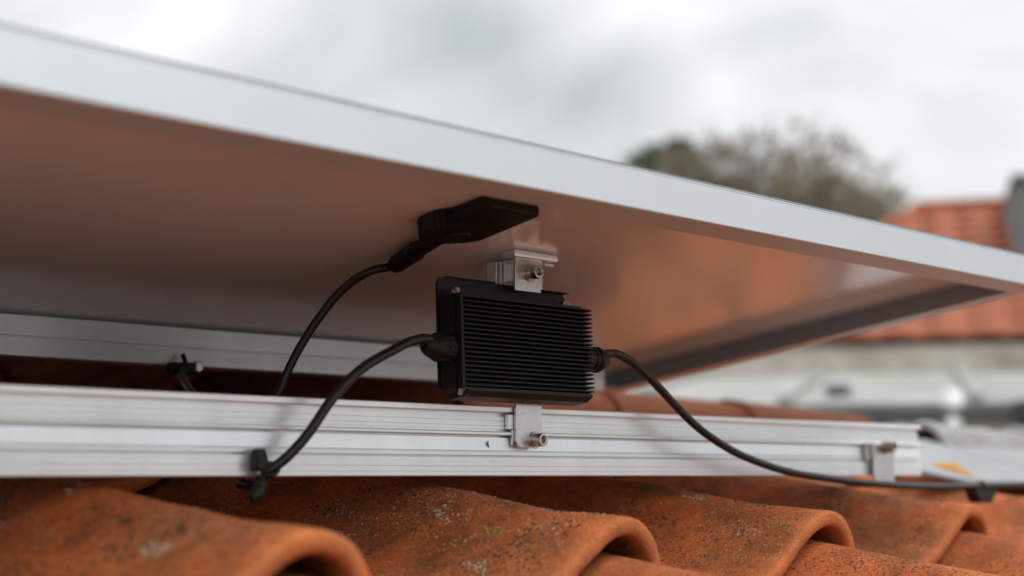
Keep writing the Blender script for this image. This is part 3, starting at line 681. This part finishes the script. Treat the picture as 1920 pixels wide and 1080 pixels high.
# annex with pale sheet roof and dark gutter
an = empty('annex'); an.matrix_world = Matrix.Translation(bgp(5, 0, -3.2)) @ BG_ROT
tag(an, 'low annex with pale sheet roof and dark gutter behind the grey tiles', 'building')
def zc(z): return z + 3.2
bm = bmesh.new(); box(bm, -2.2, 2.6, .15, 2.55, 0, zc(.17)); link('wall', bm, M['render_wall'], an)
for k in range(8):     # roof sheets, each with a raised seam
    bm = bmesh.new(); x0 = -2.3 + k * .62; 
    P = [(0.0, zc(.232)), (2.6, zc(.505)), (2.6, zc(.475)), (0, zc(.202))]
    extrude_x(bm, P, x0 + .004, x0 + .616); link('roof_sheet', bm, M['pale_sheet'], an)
    bm = bmesh.new(); extrude_x(bm, [(.02, zc(.236)), (2.58, zc(.505)), (2.58, zc(.530)), (.02, zc(.261))], x0 - .015, x0 + .015); link('seam', bm, M['pale_sheet'], an)
bm = bmesh.new()
pr = [(-.10 + .055 * math.cos(R(a)) + .04, zc(.215) + .055 * math.sin(R(a))) for a in range(180, 361, 20)]
pr2 = [(-.10 + .05 * math.cos(R(a)) + .04, zc(.215) + .05 * math.sin(R(a))) for a in range(360, 179, -20)]
extrude_x(bm, pr + pr2, -2.35, 2.65); link('gutter', bm, M['gutter'], an)
for x in (-1.15, -.42, .31, 1.04):
    bm = bmesh.new(); box(bm, x - .03, x + .03, -.135, -.02, zc(.150), zc(.232), .01); link('gutter_bracket', bm, M['window'], an)
bm = bmesh.new(); tube(bm, [Vector((.10, -.08, zc(.27))), Vector((.10, -.08, zc(.10))), Vector((.10, -.08, zc(-1.6)))], .028, 14); link('downpipe', bm, M['white_pvc'], an, smooth=True)
for x, y in ((-.28, .45), (-.92, .2)):
    bm = bmesh.new(); lathe(bm, [(0, .045), (.03, .04), (.03, .055), (.05, .045), (.06, 0)], (0, 0, 1), (x, y, zc(.232 + .105 * y) - .01), 16); link('roof_vent', bm, M['gutter'], an)

# house with red hipped roof
ho = empty('house'); ho.matrix_world = Matrix.Translation(bgp(7.7, 0, -3.2)) @ BG_ROT
tag(ho, 'house with red hipped tile roof and beige wall beyond the panel corner', 'house')
EZ, RZ, RY = .66, 1.67, 2.05
xl, xr = -1.12, 3.2
bm = bmesh.new(); box(bm, xl + .05, xr - .05, -.09, 3.9, 0, zc(EZ - .02)); link('wall', bm, M['render_wall'], ho)
# roof: core solid plus single tile courses on the front slope
bm = bmesh.new()
ridge0 = Vector((.03, RY, zc(RZ))); ridge1 = Vector((.56, RY, zc(RZ)))
c = [Vector((xl, -.12, zc(EZ))), Vector((xr, -.12, zc(EZ))), Vector((xr, 4.2, zc(EZ))), Vector((xl, 4.2, zc(EZ)))]
vv = [bm.verts.new(p_) for p_ in c + [ridge0, Vector((1.7, RY, zc(RZ)))]]
for f in ((0, 1, 5, 4), (1, 2, 5), (2, 3, 4, 5), (3, 0, 4), (3, 2, 1, 0)): bm.faces.new([vv[i] for i in f])
rf = link('roof', bm, M['far_roof'], ho)
ncrs = 12
for k in range(ncrs):       # overlapping courses: wavy strips
    t0, t1 = k / ncrs, (k + 1) / ncrs + .012
    y0, y1 = -.14 + (RY + .12) * t0, -.12 + (RY + .12) * min(t1, 1); z0, z1 = zc(EZ) + (RZ - EZ) * t0, zc(EZ) + (RZ - EZ) * min(t1, 1)
    xa0 = xl + (.03 - xl) * t0; xa1 = xl + (.03 - xl) * min(t1, 1); xb = xr + (1.7 - xr) * t0
    nn = int((xb - xa0) / .035)
    bm = bmesh.new(); A = []; B = []
    for i in range(nn + 1):
        s = i / nn; wv = .016 * abs(math.sin((xa0 + (xb - xa0) * s) * math.pi / .21)); A.append(bm.verts.new((xa0 + (xb - xa0) * s, y0, z0 + .020 + wv))); B.append(bm.verts.new((xa1 + (xb - xa1) * s, y1, z1 + .012 + wv)))
    C0 = [bm.verts.new(v_.co - Vector((0, 0, .014))) for v_ in A]
    for i in range(nn): bm.faces.new((A[i], A[i + 1], B[i + 1], B[i])); bm.faces.new((C0[i], C0[i + 1], A[i + 1], A[i]))
    link('tile_course', bm, M['far_roof'], ho)
bm = bmesh.new(); tube(bm, [ridge0 + Vector((0, 0, .02)), Vector((1.7, RY, zc(RZ) + .02))], .055, 12); link('ridge_cap', bm, M['far_roof'], rf)
bm = bmesh.new(); tube(bm, [c[0] + Vector((0, 0, .02)), ridge0 + Vector((0, 0, .02))], .045, 10); link('hip_cap', bm, M['far_roof'], rf)

# grey dormer / chimney shaft at the frame's right edge
dm = empty('dormer'); dm.matrix_world = Matrix.Translation(bgp(8.6, .53, .9)) @ BG_ROT
tag(dm, 'slate grey dormer with dark window at the right edge above the red roof', 'dormer')
bm = bmesh.new(); box(bm, .01, 1.0, 0, 1.0, -.12, .72, .01); link('body', bm, M['slate'], dm)
bm = bmesh.new(); box(bm, .11, .44, -.03, -.001, .20, .66); wn = link('window', bm, M['window'], dm)
bm = bmesh.new(); box(bm, .05, .109, -.035, -.001, .15, .70); link('frame', bm, M['slate'], wn)
bm = bmesh.new(); box(bm, .441, .50, -.035, -.001, .15, .70); link('frame', bm, M['slate'], wn)
bm = bmesh.new(); box(bm, .0, 1.05, -.05, 1.05, .721, .76, .01); link('roof', bm, M['gutter'], dm)

# bare deciduous tree
def branch_tree(name, label, base, height, spread, seed, trunk_r, group=None, wide=1.0):
    rr = random.Random(seed); o = empty(name, base); tag(o, label, 'tree', group)
    wood = bmesh.new(); tw = bmesh.new(); ends = []
    def limb(p, d, ln, rad, lvl):
        pts = [p.copy()]; q = p.copy(); dd = d.copy(); ns = 4
        for i in range(ns):
            dd = (dd + Vector((rr.uniform(-.22, .22), rr.uniform(-.22, .22), rr.uniform(-.05, .16)))).normalized(); q = q + dd * ln / ns; pts.append(q.copy())
        tube(wood, pts, [rad * (1 - .6 * i / ns) for i in range(ns + 1)], 6 if lvl < 2 else 4)
        if lvl == 2: ends.append((pts, ln)); return
        for i in range(rr.choice((4, 5)) if lvl else 7):
            k = rr.choice((1, 2, 3, 4)) if lvl else rr.choice((2, 3, 4)); a = rr.uniform(0, 2 * math.pi); tl = rr.uniform(.5, 1.0)
            nd = (dd + Vector((math.cos(a), math.sin(a), rr.uniform(-.1, .5))) * tl * spread).normalized()
            limb(pts[k], nd, ln * rr.uniform(.55, .78), rad * .42, lvl + 1)
    limb(Vector((0, 0, 0)), Vector((0, 0, 1)), height * .34, trunk_r, 0)
    cz, rx, rz = height * .66, height * .30 * wide, height * .345
    tips = []
    while len(tips) < 760:
        v_ = Vector((rr.uniform(-1, 1), rr.uniform(-1, 1), rr.uniform(-1, 1)))
        if .25 < v_.length < 1 + .12 * math.sin(v_.x * 7 + v_.y * 5): tips.append(Vector((v_.x * rx, v_.y * rx, cz + v_.z * rz)))
    for tp in tips:
        a = Vector((rr.uniform(-.2, .2), rr.uniform(-.2, .2), height * rr.uniform(.30, .5))); b_ = a.lerp(tp, .55) + Vector((rr.uniform(-.3, .3), rr.uniform(-.3, .3), rr.uniform(-.1, .3)))
        sp = spline([a, b_, tp], 4); tube(wood, sp, [.05 * (1 - .8 * q / (len(sp) - 1)) for q in range(len(sp))], 4); ends.append((sp[3:], 1.0))
    for pts, ln in ends:
        for _ in range(36):
            p = rr.choice(pts[1:]); d = Vector((rr.uniform(-1, 1), rr.uniform(-1, 1), rr.uniform(-.3, 1))).normalized(); l = rr.uniform(.25, .75) * min(1, ln); s = d.orthogonal().normalized() * .027; e2 = d.cross(s).normalized() * .027
            q = p + d * l
            a = [tw.verts.new(p + s), tw.verts.new(p - s), tw.verts.new(q)]; tw.faces.new(a)
            a = [tw.verts.new(p + e2), tw.verts.new(p - e2), tw.verts.new(q)]; tw.faces.new(a)
    link('trunk', wood, M['bark'], o); link('crown', tw, M['twig'], o)
    return o
def az_pt(azd, dist, z): return CAM + Vector((math.cos(R(azd)), math.sin(R(azd)), 0)) * dist + Vector((0, 0, z))
branch_tree('bare_tree', 'broad leafless tree with tangled brown twigs behind the panel', az_pt(35.3, 27, -3.2), 9.35, 1.0, 11, .24, 'trees behind the roofs', 1.05)
branch_tree('bare_tree', 'smaller leafless tree to the right, just left of the red roof ridge', az_pt(32.2, 30, -3.2), 9.0, .95, 23, .2, 'trees behind the roofs', .8)
# evergreen
def evergreen(name, label, base, height, rad, seed, flat=False):
    rr = random.Random(seed); o = empty(name, base); tag(o, label, 'tree', 'trees behind the roofs')
    bm = bmesh.new(); tube(bm, [Vector((0, 0, 0)), Vector((.05, 0, height * .5)), Vector((0, 0, height * .97))], [.22, .14, .02], 8); link('trunk', bm, M['bark'], o)
    bm = bmesh.new()
    for _ in range(9000):
        h = rr.random() ** .8; z = height * (.18 + .82 * h); rm = rad * (1 - h) ** (.22 if flat else .8) + .08
        a = rr.uniform(0, 2 * math.pi); rd = rm * math.sqrt(rr.uniform(.15, 1)) * (1 + .25 * math.sin(5 * a + h * 9)); p = Vector((rd * math.cos(a), rd * math.sin(a), z - rd * .25))
        d = Vector((math.cos(a) + rr.uniform(-.6, .6), math.sin(a) + rr.uniform(-.6, .6), rr.uniform(-.4, .5))).normalized(); s = d.orthogonal().normalized() * .05
        bm.faces.new([bm.verts.new(p - s), bm.verts.new(p + s), bm.verts.new(p + d * rr.uniform(.16, .34))])
    link('crown', bm, M['needle'], o); return o
evergreen('evergreen_tree', 'pointed dark evergreen rising at the left of the bare trees', az_pt(38.3, 31, -3.2), 10.25, .6, 3)
evergreen('evergreen_tree', 'low dark evergreen at the far left of the tree group', az_pt(38.65, 30, -3.2), 9.95, 1.5, 4, True)
